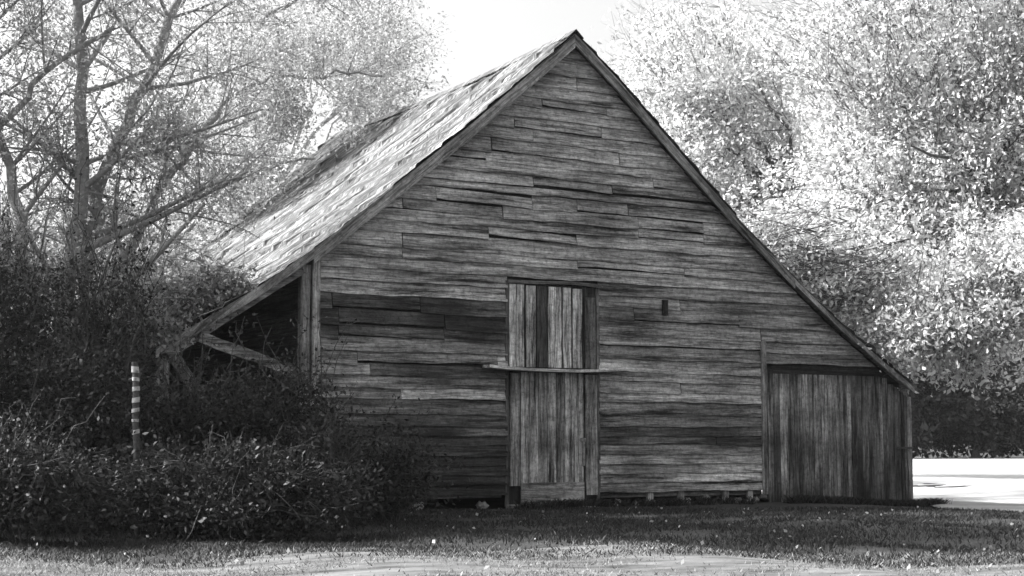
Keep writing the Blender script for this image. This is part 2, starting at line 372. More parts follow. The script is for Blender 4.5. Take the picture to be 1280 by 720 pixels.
# --- roof
def roof_side(P, name, sgn, v0=-.22, v1=9.3):
    us = [p[0] for p in P]; hs = [p[1] for p in P]
    L = [0]
    for i in range(1, len(P)): L.append(L[-1] + math.hypot(us[i] - us[i - 1], hs[i] - hs[i - 1]))
    ns = 150; nv = 300
    S = np.linspace(0, L[-1], ns + 1); Vv = np.linspace(v0, v1, nv + 1)
    SS, VV = np.meshgrid(S, Vv, indexing='ij')
    r = nz(5 + int(sgn > 0))
    # every row of sheets is staggered; laps give small steps
    rnd = np.random.default_rng(77).random((64, 400)); expo = .52
    row = np.floor(SS / expo).astype(int).clip(0, 63); fr = SS / expo - row
    wv = VV + .03 * np.sin(VV * 9 + row) + rnd[row, 3] * .4
    si = (np.floor(wv / .105).astype(int) + 20).clip(0, 399)              # narrow shakes, staggered by row
    s2 = (np.floor((VV + .3 * np.sin(SS * .8)) / .27).astype(int) + 20).clip(0, 399); r2 = (row // 4).clip(0, 63)
    lift = .016 * fr + .022 * fr * rnd[row, si] + .012 * (rnd[r2, s2] - .5) + r.normal(0, .0025, SS.shape)
    lift = np.where(rnd[row, (si + 90) % 400] > .955, lift - .03, lift)     # missing shakes
    lift = np.where(rnd[row, (si + 50) % 400] > .94, lift + .035 * fr, lift)   # curled ones
    sag = -.07 * np.sin(np.pi * np.clip((VV - .3) / 8.6, 0, 1)) * np.sin(np.pi * SS / L[-1]) - .09 * np.sin(np.pi * np.clip(VV / 9, 0, 1)) * (1 - SS / L[-1])
    wave = .018 * np.sin(VV * 1.7 + SS * .9)
    Uc = np.interp(SS, L, us); Hc = np.interp(SS, L, hs)
    dU = np.gradient(np.interp(S, L, us)); dH = np.gradient(np.interp(S, L, hs)); ln = np.hypot(dU, dH)
    nU = (-dH / ln * (1 if sgn > 0 else -1))[:, None]; nH = (np.abs(dU) / ln)[:, None]
    top = np.stack([Uc + nU * (lift + wave), VV, Hc + nH * (lift + wave) + sag + .02], -1)
    # ragged lower edge
    ext = r.uniform(-.05, .06, 400)[(si[-1])]
    top[-1, :, 0] += sgn * ext * .8; top[-1, :, 2] -= ext * .6
    bot = top.copy(); bot[..., 2] -= .006
    V = np.concatenate([top.reshape(-1, 3), bot.reshape(-1, 3)]); K = (ns + 1) * (nv + 1)
    i, j = np.meshgrid(np.arange(ns), np.arange(nv), indexing='ij'); a = (i * (nv + 1) + j).ravel()
    Q = np.stack([a, a + 1, a + nv + 2, a + nv + 1], 1)
    Q2 = Q[:, ::-1] + K
    def edge(idx):
        idx = np.asarray(idx); return np.stack([idx[:-1], idx[1:], idx[1:] + K, idx[:-1] + K], 1)
    F = np.concatenate([Q, Q2, edge(np.arange(ns + 1) * (nv + 1)), edge(np.arange(ns + 1) * (nv + 1) + nv), edge(np.arange(nv + 1) + ns * (nv + 1))])
    me = bpy.data.meshes.new(name); me.from_pydata(V.tolist(), [], F.tolist())
    tone = ((.35 + .75 * rnd[row, (si + 3) % 400]) * (.6 + .6 * rnd[r2, (s2 + 11) % 400])).ravel()
    tone = np.where((rnd[row, (si + 90) % 400] > .955).ravel(), .15, tone)
    me.attributes.new('tone', 'FLOAT', 'POINT').data.foreach_set('value', np.concatenate([tone, tone]).astype(np.float32))
    return link(name, me, M['roof'], barn)
roof_side(PROF_L, 'roof_slope', -1); roof_side(PROF_R, 'roof_slope', 1)
# --- rake boards, ridge cap
for P, sg, tn in ((PROF_L, -1, .95), (PROF_R, 1, .7)):
    for part in (P[:6], P[5:]):
        rb = MB(); rings = []
        dpt = (.17 if part[0][1] > 5 else .12) if sg < 0 else (.14 if part[0][1] > 5 else .085)
        for k, (u, hh) in enumerate(part):
            a = part[max(0, k - 1)]; b = part[min(len(part) - 1, k + 1)]
            sl_ = (b[1] - a[1]) / (b[0] - a[0]); c = math.sqrt(1 + sl_ * sl_)
            z = hh - .0; o = dpt * c
            if k == 0 and part[0][1] > 7: o = dpt * c
            rings.append([(u, -.205, z - o), (u, -.170, z - o), (u, -.170, z - .004), (u, -.205, z - .004)])
        rb.sweep(rings, tn); rb.build('rake_board', M['rake_l'] if sg < 0 else M['rake_r'], barn)
    # soffit boards between rake board and siding
    sf = MB(); rings = []
    for (u, hh) in P[:6] if sg < 0 else P:
        rings.append([(u, -.168, hh - .03), (u, .02, hh - .03), (u, .02, hh - .006), (u, -.168, hh - .006)])
    sf.sweep(rings, .5); sf.build('soffit', M['wood_d'], barn)
rc = MB(); rings = []
for k in range(20):
    v = -.24 + k * 9.56 / 19; sgz = -.09 * math.sin(math.pi * min(1, max(0, v / 9)))
    z = 7.40 + sgz + .03
    rings.append([(-.14, v, z - .10), (0, v, z + .03), (.14, v, z - .10), (.13, v, z - .115), (0, v, z + .01), (-.13, v, z - .115)])
rc.sweep(rings, .6); rc.build('ridge_cap', M['roof'], barn)
# --- posts and boards at the corners
cp = MB(); vplank(cp, -4.32, -4.20, -.1, 3.62, 1.15, -.055, .06, wob=.006); vplank(cp, -4.47, -4.335, -.1, 3.50, .85, -.02, .10, wob=.008)
cp.build('corner_post', M['wood_v'], barn)
cb = MB(); vplank(cb, 3.74, 3.84, .12, 2.66, .62, -.05, -.02, wob=.004); vplank(cb, 3.845, 3.875, .05, 2.2, .3, -.045, -.02, wob=.004)
cb.build('corner_board', M['wood_v'], barn)
# --- lower door
def zu(z): return -1.609 + z * .006467
def zh(z): return 2.09 + (463 - (330 + z / 2.25)) * .01267
dr = MB()
xs = [110, 134, 158, 183, 207, 232, 258, 284]
tones = [1.2, 1.35, 1.0, 1.3, .7, 1.45, 1.25]
for i in range(7): vplank(dr, zu(xs[i]) + .003, zu(xs[i + 1]) - .003, zh(606), 2.05, tones[i], -.035, -.012)
door = dr.build('door', M['wood_v'], barn)
kb = MB(); kb.box(zu(110), zu(284), -.055, -.030, zh(668), zh(604), .95); kb.build('kick_board', M['wood_h'], door)
hd = MB(); hd.box(zu(279), zu(285), -.075, -.036, zh(560), zh(492), .9); hd.box(zu(275), zu(288), -.068, -.036, zh(494), zh(484), .9); hd.build('handle', M['stone'], door)
fr = MB()
vplank(fr, zu(82), zu(107), zh(612), 2.03, .95, -.045, -.01); vplank(fr, zu(289), zu(322), zh(640), 2.03, 1.0, -.045, -.01)
vplank(fr, zu(70), zu(79), .02, 3.44, .28, -.03, .0); vplank(fr, zu(324), zu(333), .02, 3.42, .4, -.03, .0)
fr.build('door_frame', M['wood_v'], barn)
# --- loft door
ld = MB()
for a, b, tn, t0, vv in ((80, 97, 1.8, 68, 0), (99, 119, 1.4, 68, 0), (126, 151, 1.6, 70, 0), (156, 183, .22, 70, .01), (187, 203, 2.0, 70, 0), (204, 223, 1.7, 70, 0), (229, 251, 1.8, 70, 0), (256, 281, 1.6, 72, 0), (291, 321, .45, 94, .0)):  # the darkest plank carries the shade of a gap in its colour
    vplank(ld, zu(a), zu(b), 2.13, zh(t0), tn, -.035 + vv, -.012 + vv)
ld.build('loft_door', M['wood_v'], barn)
lt = MB(); lt.sweep([[(u, -.06, hh), (u, -.012, hh), (u, -.012, hh + .05), (u, -.06, hh + .05)] for u, hh in ((-1.13, 3.40), (-.6, 3.41), (0, 3.43), (.3, 3.42), (.56, 3.40))], .45)
lt.build('lintel_gap_shade', M['wood_h'], barn)  # dark tone stands in for the shaded gap over the loft door
lg = MB(); lg.sweep([[(u, -.27, hh - .01), (u, -.03, hh - .01), (u, -.03, hh + .038), (u, -.27, hh + .034)] for u, hh in ((-1.56, 2.105), (-1.2, 2.082), (-.6, 2.066), (0, 2.066), (.5, 2.085), (.90, 2.118))], 1.9)
lg.build('ledge', M['wood_h'], barn)
# dark sheet behind both doors, its colour stands in for shade
dk = MB(); dk.box(-1.11, .51, .0, .02, .05, 3.42, .12); dk.build('door_dark_sheet', M['wood_v'], barn)
# --- raised dark block on the siding, coloured like the shade in a slot
vs = MB(); vs.box(1.72, 1.83, -.075, -.055, 3.02, 3.27, .1); vs.build('slot_shade_block', M['wood_v'], barn)
# --- sill beam and foundation stones in the gap under the siding
for q in ((-4.2, -1.2, .02, .2, .16, .30, .5), (.55, 3.78, .045, .22, .12, .24, .45)):
    sb = MB(); sb.box(*q); sb.build('sill_beam', M['wood_h'], barn)
def rock(mb, c, r, seed, sq=.7):
    R = random.Random(seed); n = 8; rings = []
    for i in range(1, 6):
        ph = math.pi * i / 6; rr = []
        for j in range(n):
            a = 2 * math.pi * j / n; k = 1 + R.uniform(-.35, .3)
            rr.append((c[0] + r * k * math.sin(ph) * math.cos(a), c[1] + r * k * .8 * math.sin(ph) * math.sin(a), c[2] - r * sq * k * math.cos(ph)))
        rings.append(rr)
    mb.sweep(rings, 1)
for i, (u, r) in enumerate(((.62, .07), (.93, .09), (1.28, .05), (1.55, .08), (1.95, .06), (2.25, .08), (2.62, .12), (3.3, .08), (3.62, .09), (-1.5, .1), (-2.6, .11), (-3.7, .1))):
    rk = MB(); rock(rk, (u, .06, gz(*W(u, 0)[:2]) + r * .45), r, i); rk.build('foundation_stone', M['stone'], barn)
for u in (1.45, 2.05, 2.95, 3.45):
    pr = MB(); pr.box(u, u + .10, -.015, .04, -.06, .20, random.uniform(.6, 1.1)); pr.build('pier', M['wood_v'], barn)
ds = MB()
ds.sweep([[(u, -.33, hh - .03), (u, -.02, hh - .03), (u, -.02, hh + .03), (u, -.33, hh + .02)] for u, hh in ((-1.15, .02), (-.5, .03), (0, .015), (.52, .03))], .8)
ds.sweep([[(u, -.55, hh - .03), (u, -.36, hh - .03), (u, -.36, hh + .015), (u, -.55, hh + .01)] for u, hh in ((-.55, .0), (0, .01), (.35, -.005))], 1.0)
ds.build('door_step', M['wood_h'], barn)
# --- right shed: vertical planks
sp = MB(); u = 3.88
while u < 6.98:
    wd = random.choice([.09, .12, .14, .17]); tn = random.choice([.45, .6, .9, 1.15, .8, .55, 1.0])
    if 5.75 < u < 6.2: tn = .4
    u1 = min(u + wd, 7.0); top = min(2.13, roof_h(u + wd) - .14)
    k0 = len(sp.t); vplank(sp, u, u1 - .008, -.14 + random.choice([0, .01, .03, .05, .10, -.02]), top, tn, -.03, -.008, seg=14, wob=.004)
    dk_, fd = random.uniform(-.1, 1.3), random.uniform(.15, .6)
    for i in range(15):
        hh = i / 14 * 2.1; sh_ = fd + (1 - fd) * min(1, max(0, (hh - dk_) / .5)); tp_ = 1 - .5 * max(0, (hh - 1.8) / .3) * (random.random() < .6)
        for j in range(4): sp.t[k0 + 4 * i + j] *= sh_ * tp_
    u = u1
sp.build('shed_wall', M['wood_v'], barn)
hb_ = MB(); hb_.box(3.88, 6.5, -.0, .05, 2.12, 2.2, .1)  # near-black strip, shade of the gap above the planks put into colour
hb_.build('shed_dark_gap', M['wood_h'], barn)
sdr = MB(); vplank(sdr, 6.86, 6.91, -.1, 1.86, .18, -.05, -.032); vplank(sdr, 7.0, 7.09, -.14, 1.78, .75, -.06, .03); sdr.build('shed_post_and_gap', M['wood_v'], barn)  # first strip's dark colour stands in for a shaded gap, second is the post
hg = MB(); hg.box(6.72, 7.07, -.085, -.066, .86, .90, 1); hg.build('shed_hinge', M['iron'], barn)
st = MB()
st.sweep([[(u, -.3, hh - .04), (u, -.1, hh - .04), (u, -.1, hh + .03), (u, -.3, hh + .02)] for u, hh in ((4.6, -.07), (5.1, -.08), (5.6, -.07))], .9)
st.sweep([[(u, -.25, hh - .04), (u, -.05, hh - .04), (u, -.05, hh + .02), (u, -.25, hh + .02)] for u, hh in ((5.85, -.10), (6.3, -.11), (6.8, -.10))], .8)
st.build('loose_sill_board', M['wood_h'], barn)
# --- left lean-to: rafter, braces, outer posts
lf = MB(); beam(lf, (-6.42, -.04, 2.18), (-4.48, -.04, 3.44), .16, .07, .9); lf.build('rafter', M['wood_h'], barn)
for v in (2.2, 4.4, 6.6):
    q = MB(); beam(q, (-6.42, v, 2.18), (-4.25, v, 3.52), .13, .06, .5); q.build('rafter', M['wood_h'], barn)
b1 = MB(); beam(b1, (-5.98, -.10, 2.42), (-4.60, -.02, 1.98), .15, .06, 1.1); b1.build('brace', M['wood_h'], barn)
b2 = MB(); beam(b2, (-6.25, .25, 2.22), (-5.25, .5, .9), .16, .06, .6); b2.build('brace', M['wood_v'], barn)
lp = MB(); vplank(lp, -6.5, -6.36, -.1, 2.15, .7, -.02, .11); lp.build('corner_post', M['wood_v'], barn)

# ------------------------------------------------------------------ made-up post, its pale bands stand in for light through slats
xb = -4.05; yb = 16.6
post = thing('slat_light_post', 'made-up thin post, white bands standing in for light through slats, half hidden in bushes near the left shed', 'post', (xb, yb, gz(xb, yb)), .3)
def cyl(mb, r, z0, z1, n=14, tone=1):
    mb.sweep([[(r * math.cos(2 * math.pi * j / n), r * math.sin(2 * math.pi * j / n), z) for j in range(n)] for z in (z0, z1)], tone)
def lean(z): return (.035 * (1.8 - z) + .006 * math.sin(z * 9), .0)
def cyl2(mb, r, z0, z1, sl=0, n=14):
    rings = []
    for z in (z0, z1):
        ox = lean(z)[0]; rings.append([(ox + r * math.cos(2 * math.pi * j / n), r * math.sin(2 * math.pi * j / n), z + sl * math.cos(2 * math.pi * j / n)) for j in range(n)])
    mb.sweep(rings)
pp = MB()
for k in range(10): cyl2(pp, .034, -.1 + k * .195, -.1 + (k + 1) * .195)
pp.build('pole', M['iron'], post)
z = 1.80
for k in range(7):
    hgt = random.uniform(.035, .065) * (1 - .05 * k); q = MB(); cyl2(q, random.uniform(.038, .043), z - hgt, z, random.uniform(-.012, .012)); q.build('light_band', M['light_band'], post); z -= .105 + random.uniform(-.01, .012)

# ------------------------------------------------------------------ vegetation helpers
def tubes(name, polys, m, parent=None, sides=6):
    V = []; F = []; k = 0
    for pts, rad in polys:
        P = np.asarray(pts, float); n = len(P)
        T = np.gradient(P, axis=0); T /= np.linalg.norm(T, axis=1)[:, None] + 1e-9
        ref = np.array([0.31, .17, .93]) if abs(T[0][2]) < .8 else np.array([.9, .3, .1])
        A = np.cross(T, ref); A /= np.linalg.norm(A, axis=1)[:, None]; B = np.cross(T, A)
        s = sides if rad[0] > .03 else (4 if rad[0] > .008 else 3)
        ang = np.arange(s) * 2 * math.pi / s
        R = P[:, None] + (A[:, None] * np.cos(ang)[None, :, None] + B[:, None] * np.sin(ang)[None, :, None]) * np.asarray(rad)[:, None, None]
        V.append(R.reshape(-1, 3))
        i, j = np.meshgrid(np.arange(n - 1), np.arange(s), indexing='ij'); i = i.ravel(); j = j.ravel(); j2 = (j + 1) % s
        F.append(np.stack([k + i * s + j, k + i * s + j2, k + (i + 1) * s + j2, k + (i + 1) * s + j], 1)); k += n * s
    return fastmesh(name, np.concatenate(V), np.concatenate(F), m, parent, True)
def fastmesh(name, V, Q, m, parent=None, smooth=False):
    me = bpy.data.meshes.new(name); me.vertices.add(len(V)); me.vertices.foreach_set('co', np.asarray(V, np.float32).ravel())
    k = Q.shape[1]; me.loops.add(Q.size); me.loops.foreach_set('vertex_index', Q.astype(np.int32).ravel())
    me.polygons.add(len(Q)); me.polygons.foreach_set('loop_start', np.arange(0, Q.size, k, dtype=np.int32))
    if smooth: me.polygons.foreach_set('use_smooth', np.ones(len(Q), bool))
    me.update(calc_edges=True); me.validate(); return link(name, me, m, parent)
def clear_of_barn(P, margin=.25):
    u, v = to_local(P)
    inside = (u > -6.75) & (u < 7.35) & (v > -.35) & (v < 9.6) & (P[:, 2] < roof_h_arr(u) + .06)
    return ~inside
def leaves(name, P, size, m, parent, seed, origin=(0, 0, 0), droop=.3, aspect=.5):
    r = nz(seed); P = np.asarray(P)
    P = P[clear_of_barn(P)]
    P = P[P[:, 2] > ground_z(P[:, 0], P[:, 1]) + .02]
    n = len(P); s = size * r.uniform(.45, 1.6, n)[:, None]
    D = r.normal(size=(n, 3)); D[:, 2] -= droop; D /= np.linalg.norm(D, axis=1)[:, None]
    E = np.cross(D, r.normal(size=(n, 3))); E /= np.linalg.norm(E, axis=1)[:, None]; Nn = np.cross(D, E)
    P = P - np.asarray(origin)
    a = P; b = P + D * s * .45 + E * s * aspect * .5 + Nn * s * .08; c = P + D * s; d = P + D * s * .45 - E * s * aspect * .5 + Nn * s * .08
    V = np.stack([a, b, c, d], 1).reshape(-1, 3)
    Q = np.arange(4 * n).reshape(-1, 4)
    return fastmesh(name, V, Q, m, parent)
def curve(a, b, n, wob, r, sag=0.0):
    a = np.asarray(a, float); b = np.asarray(b, float); L = np.linalg.norm(b - a); t = np.linspace(0, 1, n)[:, None]
    P = a + (b - a) * t; off = np.cumsum(r.normal(0, 1, (n, 3)), axis=0); off = off - off[0] - (off[-1] - off[0]) * t
    P = P + off * wob * L / math.sqrt(n); P[:, 2] += sag * L * (np.sin(np.pi * t[:, 0])); return P
SHOOTS = 0
def crown_tree(name, label, cat, base, trunk_h, trunk_r, lobes, n_clump, per, clump_r, leaf, lm, seed, bark='bark', limbs=9, group=None, extra_limbs=(), extra_leafy=True):
    """lobes: list of (centre, radii, weight) ellipsoids that the leafy clumps fill, hollow towards the middle"""
    r = nz(seed); bx, by = base; bz = gz(bx, by); O = (bx, by, bz)
    root = thing(name, label, cat, O, 0, group)
    polys = []; top = np.array([bx + r.normal(0, .2), by + r.normal(0, .2), bz + trunk_h])
    tr = curve((bx, by, bz - .15), top, 9, .05, r); polys.append((tr, np.linspace(trunk_r, trunk_r * .45, 9) * np.array([1.35, 1.05] + [1] * 7)))
    ws = np.array([l[2] for l in lobes], float); ws /= ws.sum()
    cl = []
    for k in range(n_clump):
        c, R, _ = lobes[r.choice(len(lobes), p=ws)]
        d = r.normal(size=3); d /= np.linalg.norm(d); q = r.uniform(.35, 1.0) ** .6
        cl.append(np.asarray(c) + d * np.asarray(R) * q)
    cl = np.array(cl); cl = cl[cl[:, 2] > ground_z(cl[:, 0], cl[:, 1]) + .15]
    cl = cl[clear_of_barn(cl)]
    limb_pts = [tr[3:]]
    lim = []
    for a, b, rad in extra_limbs: lim.append((np.asarray(a), np.asarray(b), rad))
    idx = r.choice(len(cl), size=min(limbs, len(cl)), replace=False)
    for i in idx:
        s = tr[r.integers(4, 9)]; e = s + (cl[i] - s) * .8; lim.append((s, e, trunk_r * r.uniform(.25, .5)))
    for s, e, rad in lim:
        c = curve(s, e, 10, .10, r, .06); polys.append((c, np.linspace(rad, rad * .2, 10))); limb_pts.append(c[2:8])
    LP = np.concatenate(limb_pts); pts = []
    for c in cl:
        dd_ = ((LP - c) ** 2).sum(1); j = r.choice(np.argsort(dd_)[:30]); b = curve(LP[j], c + r.normal(0, .1, 3), 7, .14, r, .05)
        L = np.linalg.norm(c - LP[j]); b0 = 0 if L < 2.4 else 4; polys.append((b[b0:], np.linspace(min(.035, .009 + .006 * L) if b0 == 0 else .01, .004, 7 - b0)))
        m_ = int(per * r.uniform(.45, 1.5)); a = r.random(m_); cen = b[-1] * a[:, None] ** .5 + b[2] * (1 - a[:, None] ** .5)
        rad = clump_r * r.uniform(.55, 1.25); sc3 = np.array([1, 1, r.uniform(.45, .8)])
        pts.append(cen + r.normal(size=(m_, 3)) * rad * .5 * sc3)
        for _ in range(3):
            e = c + r.normal(0, rad * .6, 3); tw = curve(b[4], e, 5, .15, r); polys.append((tw, np.linspace(.007, .002, 5)))
    if name == 'shrub':
        c, R, _ = lobes[0]
        for _ in range(24):
            an = r.uniform(0, 6.28); e = np.array([c[0] + math.cos(an) * R[0] * r.uniform(.2, 1.25), c[1] + math.sin(an) * R[1] * r.uniform(.2, 1.2), bz + (c[2] + R[2] - bz) * r.uniform(.55, 1.28)])
            sh = curve((bx + r.normal(0, .2), by + r.normal(0, .15), bz), e, 9, .12, r, .05); polys.append((sh, np.linspace(.010, .003, 9)))
            k = r.integers(14, 46); f = r.uniform(3, 8, k); i = f.astype(int); q = sh[i] + (sh[np.minimum(i + 1, 8)] - sh[i]) * (f - i)[:, None]; pts.append(q + r.normal(0, .05, q.shape))
    polys = [(p - np.asarray(O), q) for p, q in polys if clear_of_barn(p).all()]
    tubes('trunk', polys, M[bark], root)
    P = np.concatenate(pts); leaves('crown', P, leaf, M[lm], root, seed + 1, O)
    return root
def grow(r, polys, tips, p, d, L, rad, depth, bend=.25, up=.1):
    n = max(4, int(L / .28)) if depth > 0 else 5; pts = [np.array(p)]; d = np.array(d, float); d /= np.linalg.norm(d); turn = r.normal(0, bend, 3) * .5
    for i in range(n):
        d = d + turn / n + r.normal(0, bend * .45, 3) / math.sqrt(n) + np.array([0, 0, up / n]); d /= np.linalg.norm(d); pts.append(pts[-1] + d * L / n)
    pts = np.array(pts); rr = np.linspace(rad, max(rad * .28, .0025), len(pts)); polys.append((pts, rr))
    if depth == 0: tips.append(pts[1:]); return
    nb = int(r.integers(4, 7)) + (2 if depth > 1 else 1)
    for k in range(nb):
        f = r.uniform(.22, 1.0); i = min(len(pts) - 2, int(f * (len(pts) - 1))); dd = pts[i + 1] - pts[i]; dd /= np.linalg.norm(dd)
        s = np.cross(dd, r.normal(size=3)); s /= np.linalg.norm(s); nd = dd * r.uniform(.35, .9) + s * r.uniform(.5, 1.0)
        grow(r, polys, tips, pts[i], nd, L * r.uniform(.35, .62) * (1.1 - .3 * f), rr[i] * r.uniform(.4, .62), depth - 1, bend, up * .2 - .12)
def bare_tree(name, label, cat, base, stems, leaf, lm, per_tip, seed, bark='bark_flare_mid', group=None, depth=3, spread=.12):
    """stems: list of (polyline, r0, r1, n_branches, branch_len)"""
    r = nz(seed); bx, by = base; O = np.array((bx, by, gz(bx, by))); root = thing(name, label, cat, tuple(O), 0, group)
    polys = []; tips = []
    for pts, r0, r1, nb, bl in stems:
        P = np.array(pts, float); t = np.linspace(0, len(P) - 1, 4 * len(P)); P = np.stack([np.interp(t, range(len(pts)), P[:, k]) for k in range(3)], 1)
        P[1:-1] += r.normal(0, .035, (len(P) - 2, 3)); rr = np.linspace(r0, r1, len(P)); polys.append((P, rr))
        for k in range(nb):
            f = r.uniform(.22, 1.0); i = min(len(P) - 2, int(f * (len(P) - 1))); dd = P[i + 1] - P[i]; dd /= np.linalg.norm(dd)
            s = np.cross(dd, r.normal(size=3)); s /= np.linalg.norm(s)
            grow(r, polys, tips, P[i], dd * .5 + s * .9, bl * r.uniform(.6, 1.2), max(.012, rr[i] * r.uniform(.3, .5)), depth - 1)
    keep = [(p - O, q) for p, q in polys if clear_of_barn(p).all()]
    tubes('trunk', keep, M[bark], root)
    T = np.concatenate(tips); T = np.repeat(T, per_tip, axis=0) + r.normal(0, spread, (len(T) * per_tip, 3))
    leaves('crown', T, leaf, M[lm], root, seed + 1, O); return root

# ------------------------------------------------------------------ left side trees
def G(x, y): return gz(x, y)
# the many-stemmed bare tree at the left edge
Y0 = 20.5
bare_tree('bare_tree', 'many-stemmed flare-paled tree with bare branches rising at the left edge', 'tree', (-6.1, Y0), [
    ([(-6.1, Y0, 0), (-6.0, Y0, 1.8), (-5.95, Y0, 3.2), (-5.75, Y0, 4.6), (-5.9, Y0 + .1, 6.2), (-6.0, Y0 + .2, 8.4)], .17, .06, 22, 2.3),
    ([(-5.95, Y0, .6), (-5.8, Y0 + .2, 2.4), (-5.72, Y0 + .3, 4.2), (-5.35, Y0 + .5, 5.3), (-4.85, Y0 + .6, 6.6), (-4.4, Y0 + .8, 8.5)], .14, .05, 21, 2.2),
    ([(-6.2, Y0, .8), (-6.35, Y0 - .3, 2.9), (-6.5, Y0 - .3, 4.1), (-6.95, Y0 - .4, 5.6), (-7.3, Y0 - .5, 7.4)], .12, .04, 19, 2.0),
    ([(-5.9, Y0, 1.9), (-5.4, Y0 + .3, 3.2), (-4.9, Y0 + .5, 4.3), (-4.4, Y0 + .7, 5.1), (-4.0, Y0 + .9, 5.8)], .09, .03, 9, 1.1),
    ([(-7.6, Y0 - .6, 3.6), (-6.9, Y0 - .5, 4.9), (-6.2, Y0 - .3, 5.9), (-5.4, Y0, 6.6)], .06, .03, 7, 1.4),
    ], .055, 'leaf_flare', 2, 21, spread=.16)
Y1 = 30.0
bare_tree('bare_tree', 'tall thin-leaved tree with long level limbs reaching over the left roof', 'tree', (-7.2, Y1), [
    ([(-7.2, Y1, 0), (-7.1, Y1, 3.5), (-6.9, Y1, 6.0), (-6.6, Y1, 9.0), (-6.4, Y1, 12.5)], .20, .06, 22, 2.6),
    ([(-6.95, Y1, 5.8), (-5.6, Y1 - .4, 7.7), (-4.6, Y1 - .6, 8.0), (-3.6, Y1 - .7, 8.05), (-2.5, Y1 - .8, 8.0)], .07, .02, 22, 1.5),
    ([(-6.9, Y1, 6.4), (-5.9, Y1 + .4, 8.4), (-4.8, Y1 + .8, 9.8), (-3.4, Y1 + 1.2, 10.4), (-2.4, Y1 + 1.2, 10.2)], .08, .02, 24, 1.7),
    ([(-7.05, Y1, 4.4), (-5.8, Y1 - .3, 5.6), (-4.9, Y1 - .5, 6.2), (-3.8, Y1 - .7, 6.4)], .06, .02, 18, 1.5),
    ], .065, 'leaf_flare', 2, 22, bark='bark_flare_mid')
# leafy tangle that hangs over the shed roof, between the roof and the bare tree
crown_tree('leafy_tree', 'low leafy tree spilling over the roof of the left shed', 'tree', (-7.6, 25.2), 2.6, .16,
    [((-6.5, 23.6, 3.3), (1.7, 1.6, 1.3), 2), ((-5.6, 23.4, 3.3), (.8, 1.3, .7), 1.6), ((-6.6, 25.4, 4.2), (1.0, 1.6, .9), 1.6), ((-5.6, 21.6, 2.6), (1.0, .9, .8), 1.6)] + [(W(u, v, roof_h(u) + .22), (.35, .35, .22), .55) for u, v in ((-6.5, .1), (-6.3, .5), (-6.0, .1), (-5.7, .4), (-5.45, .12), (-6.1, 1.2), (-6.6, -.3))], 640, 110, .34, .075, 'leaf_mid', 31, limbs=12)
crown_tree('leafy_tree', 'mid grey leafy tree behind the bare stems at the far left', 'tree', (-9.2, 28.5), 3.0, .2,
    [((-9.3, 28.3, 3.2), (2.8, 2.4, 2.2), 2), ((-6.8, 30.5, 4.0), (2.2, 2.4, 1.7), 1.2)], 300, 110, .55, .10, 'leaf_mid', 33, limbs=10)
crown_tree('leafy_tree', 'airy leafy tree whose top shows above the far end of the roof', 'tree', (-6.0, 39.0), 7.5, .3,
    [((-6.2, 39, 6.3), (3.6, 3.0, 2.4), 2), ((-3.0, 38.5, 10.0), (1.5, 2.0, 1.7), .9), ((-5.5, 39, 12.2), (3.6, 3, 1.8), .9)], 400, 90, .55, .085, 'leaf_flare', 35, bark='bark_flare_pale', limbs=14)
crown_tree('leafy_tree', 'fine-twigged grey tree standing far behind the bare stems', 'tree', (-11.5, 37.0), 5.0, .25,
    [((-11.5, 37, 4.6), (4.0, 3.0, 2.8), 2), ((-8.2, 36, 5.2), (2.2, 2.0, 2.0), 1)], 420, 110, .6, .09, 'leaf_flare', 37, bark='bark_flare_pale', limbs=14)

crown_tree('leafy_tree', 'unseen tall dense tree added outside the left edge to shade the grass', 'tree', (-12.0, 19.5), 7.0, .35,
    [((-12.0, 19.5, 8.5), (3.0, 3.0, 4.5), 1), ((-12.5, 18.6, 13), (3.0, 2.6, 3.5), .7)], 380, 90, .7, .14, 'leaf_mid', 39, limbs=12)  # out-of-view tree, added to throw shade over the foreground

# ------------------------------------------------------------------ dark shrubs before the left shed
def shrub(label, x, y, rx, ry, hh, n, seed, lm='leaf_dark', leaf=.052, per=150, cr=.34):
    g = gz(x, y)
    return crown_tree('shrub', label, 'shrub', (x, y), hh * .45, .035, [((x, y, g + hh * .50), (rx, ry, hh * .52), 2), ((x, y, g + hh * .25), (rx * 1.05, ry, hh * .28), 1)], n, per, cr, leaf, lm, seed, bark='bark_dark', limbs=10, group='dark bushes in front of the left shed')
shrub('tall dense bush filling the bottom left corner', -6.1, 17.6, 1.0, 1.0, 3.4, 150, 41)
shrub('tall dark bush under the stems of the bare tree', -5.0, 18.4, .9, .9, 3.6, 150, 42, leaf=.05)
shrub('dark bush beside the made-up banded post, on its left', -4.7, 17.3, .8, .8, 2.3, 110, 43)
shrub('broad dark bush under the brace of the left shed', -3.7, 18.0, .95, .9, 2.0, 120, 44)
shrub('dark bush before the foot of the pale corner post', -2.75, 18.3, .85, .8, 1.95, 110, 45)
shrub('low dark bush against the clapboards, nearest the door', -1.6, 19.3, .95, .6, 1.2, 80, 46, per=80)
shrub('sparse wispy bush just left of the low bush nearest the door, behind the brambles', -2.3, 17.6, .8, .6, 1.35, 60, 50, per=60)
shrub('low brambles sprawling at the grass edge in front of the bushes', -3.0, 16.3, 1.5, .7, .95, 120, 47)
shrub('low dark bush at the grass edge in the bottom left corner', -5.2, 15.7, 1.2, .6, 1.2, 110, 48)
shrub('young upright bush with lighter leaves near the left frame edge', -6.5, 19.5, .9, .8, 4.4, 130, 49, 'leaf_mid')

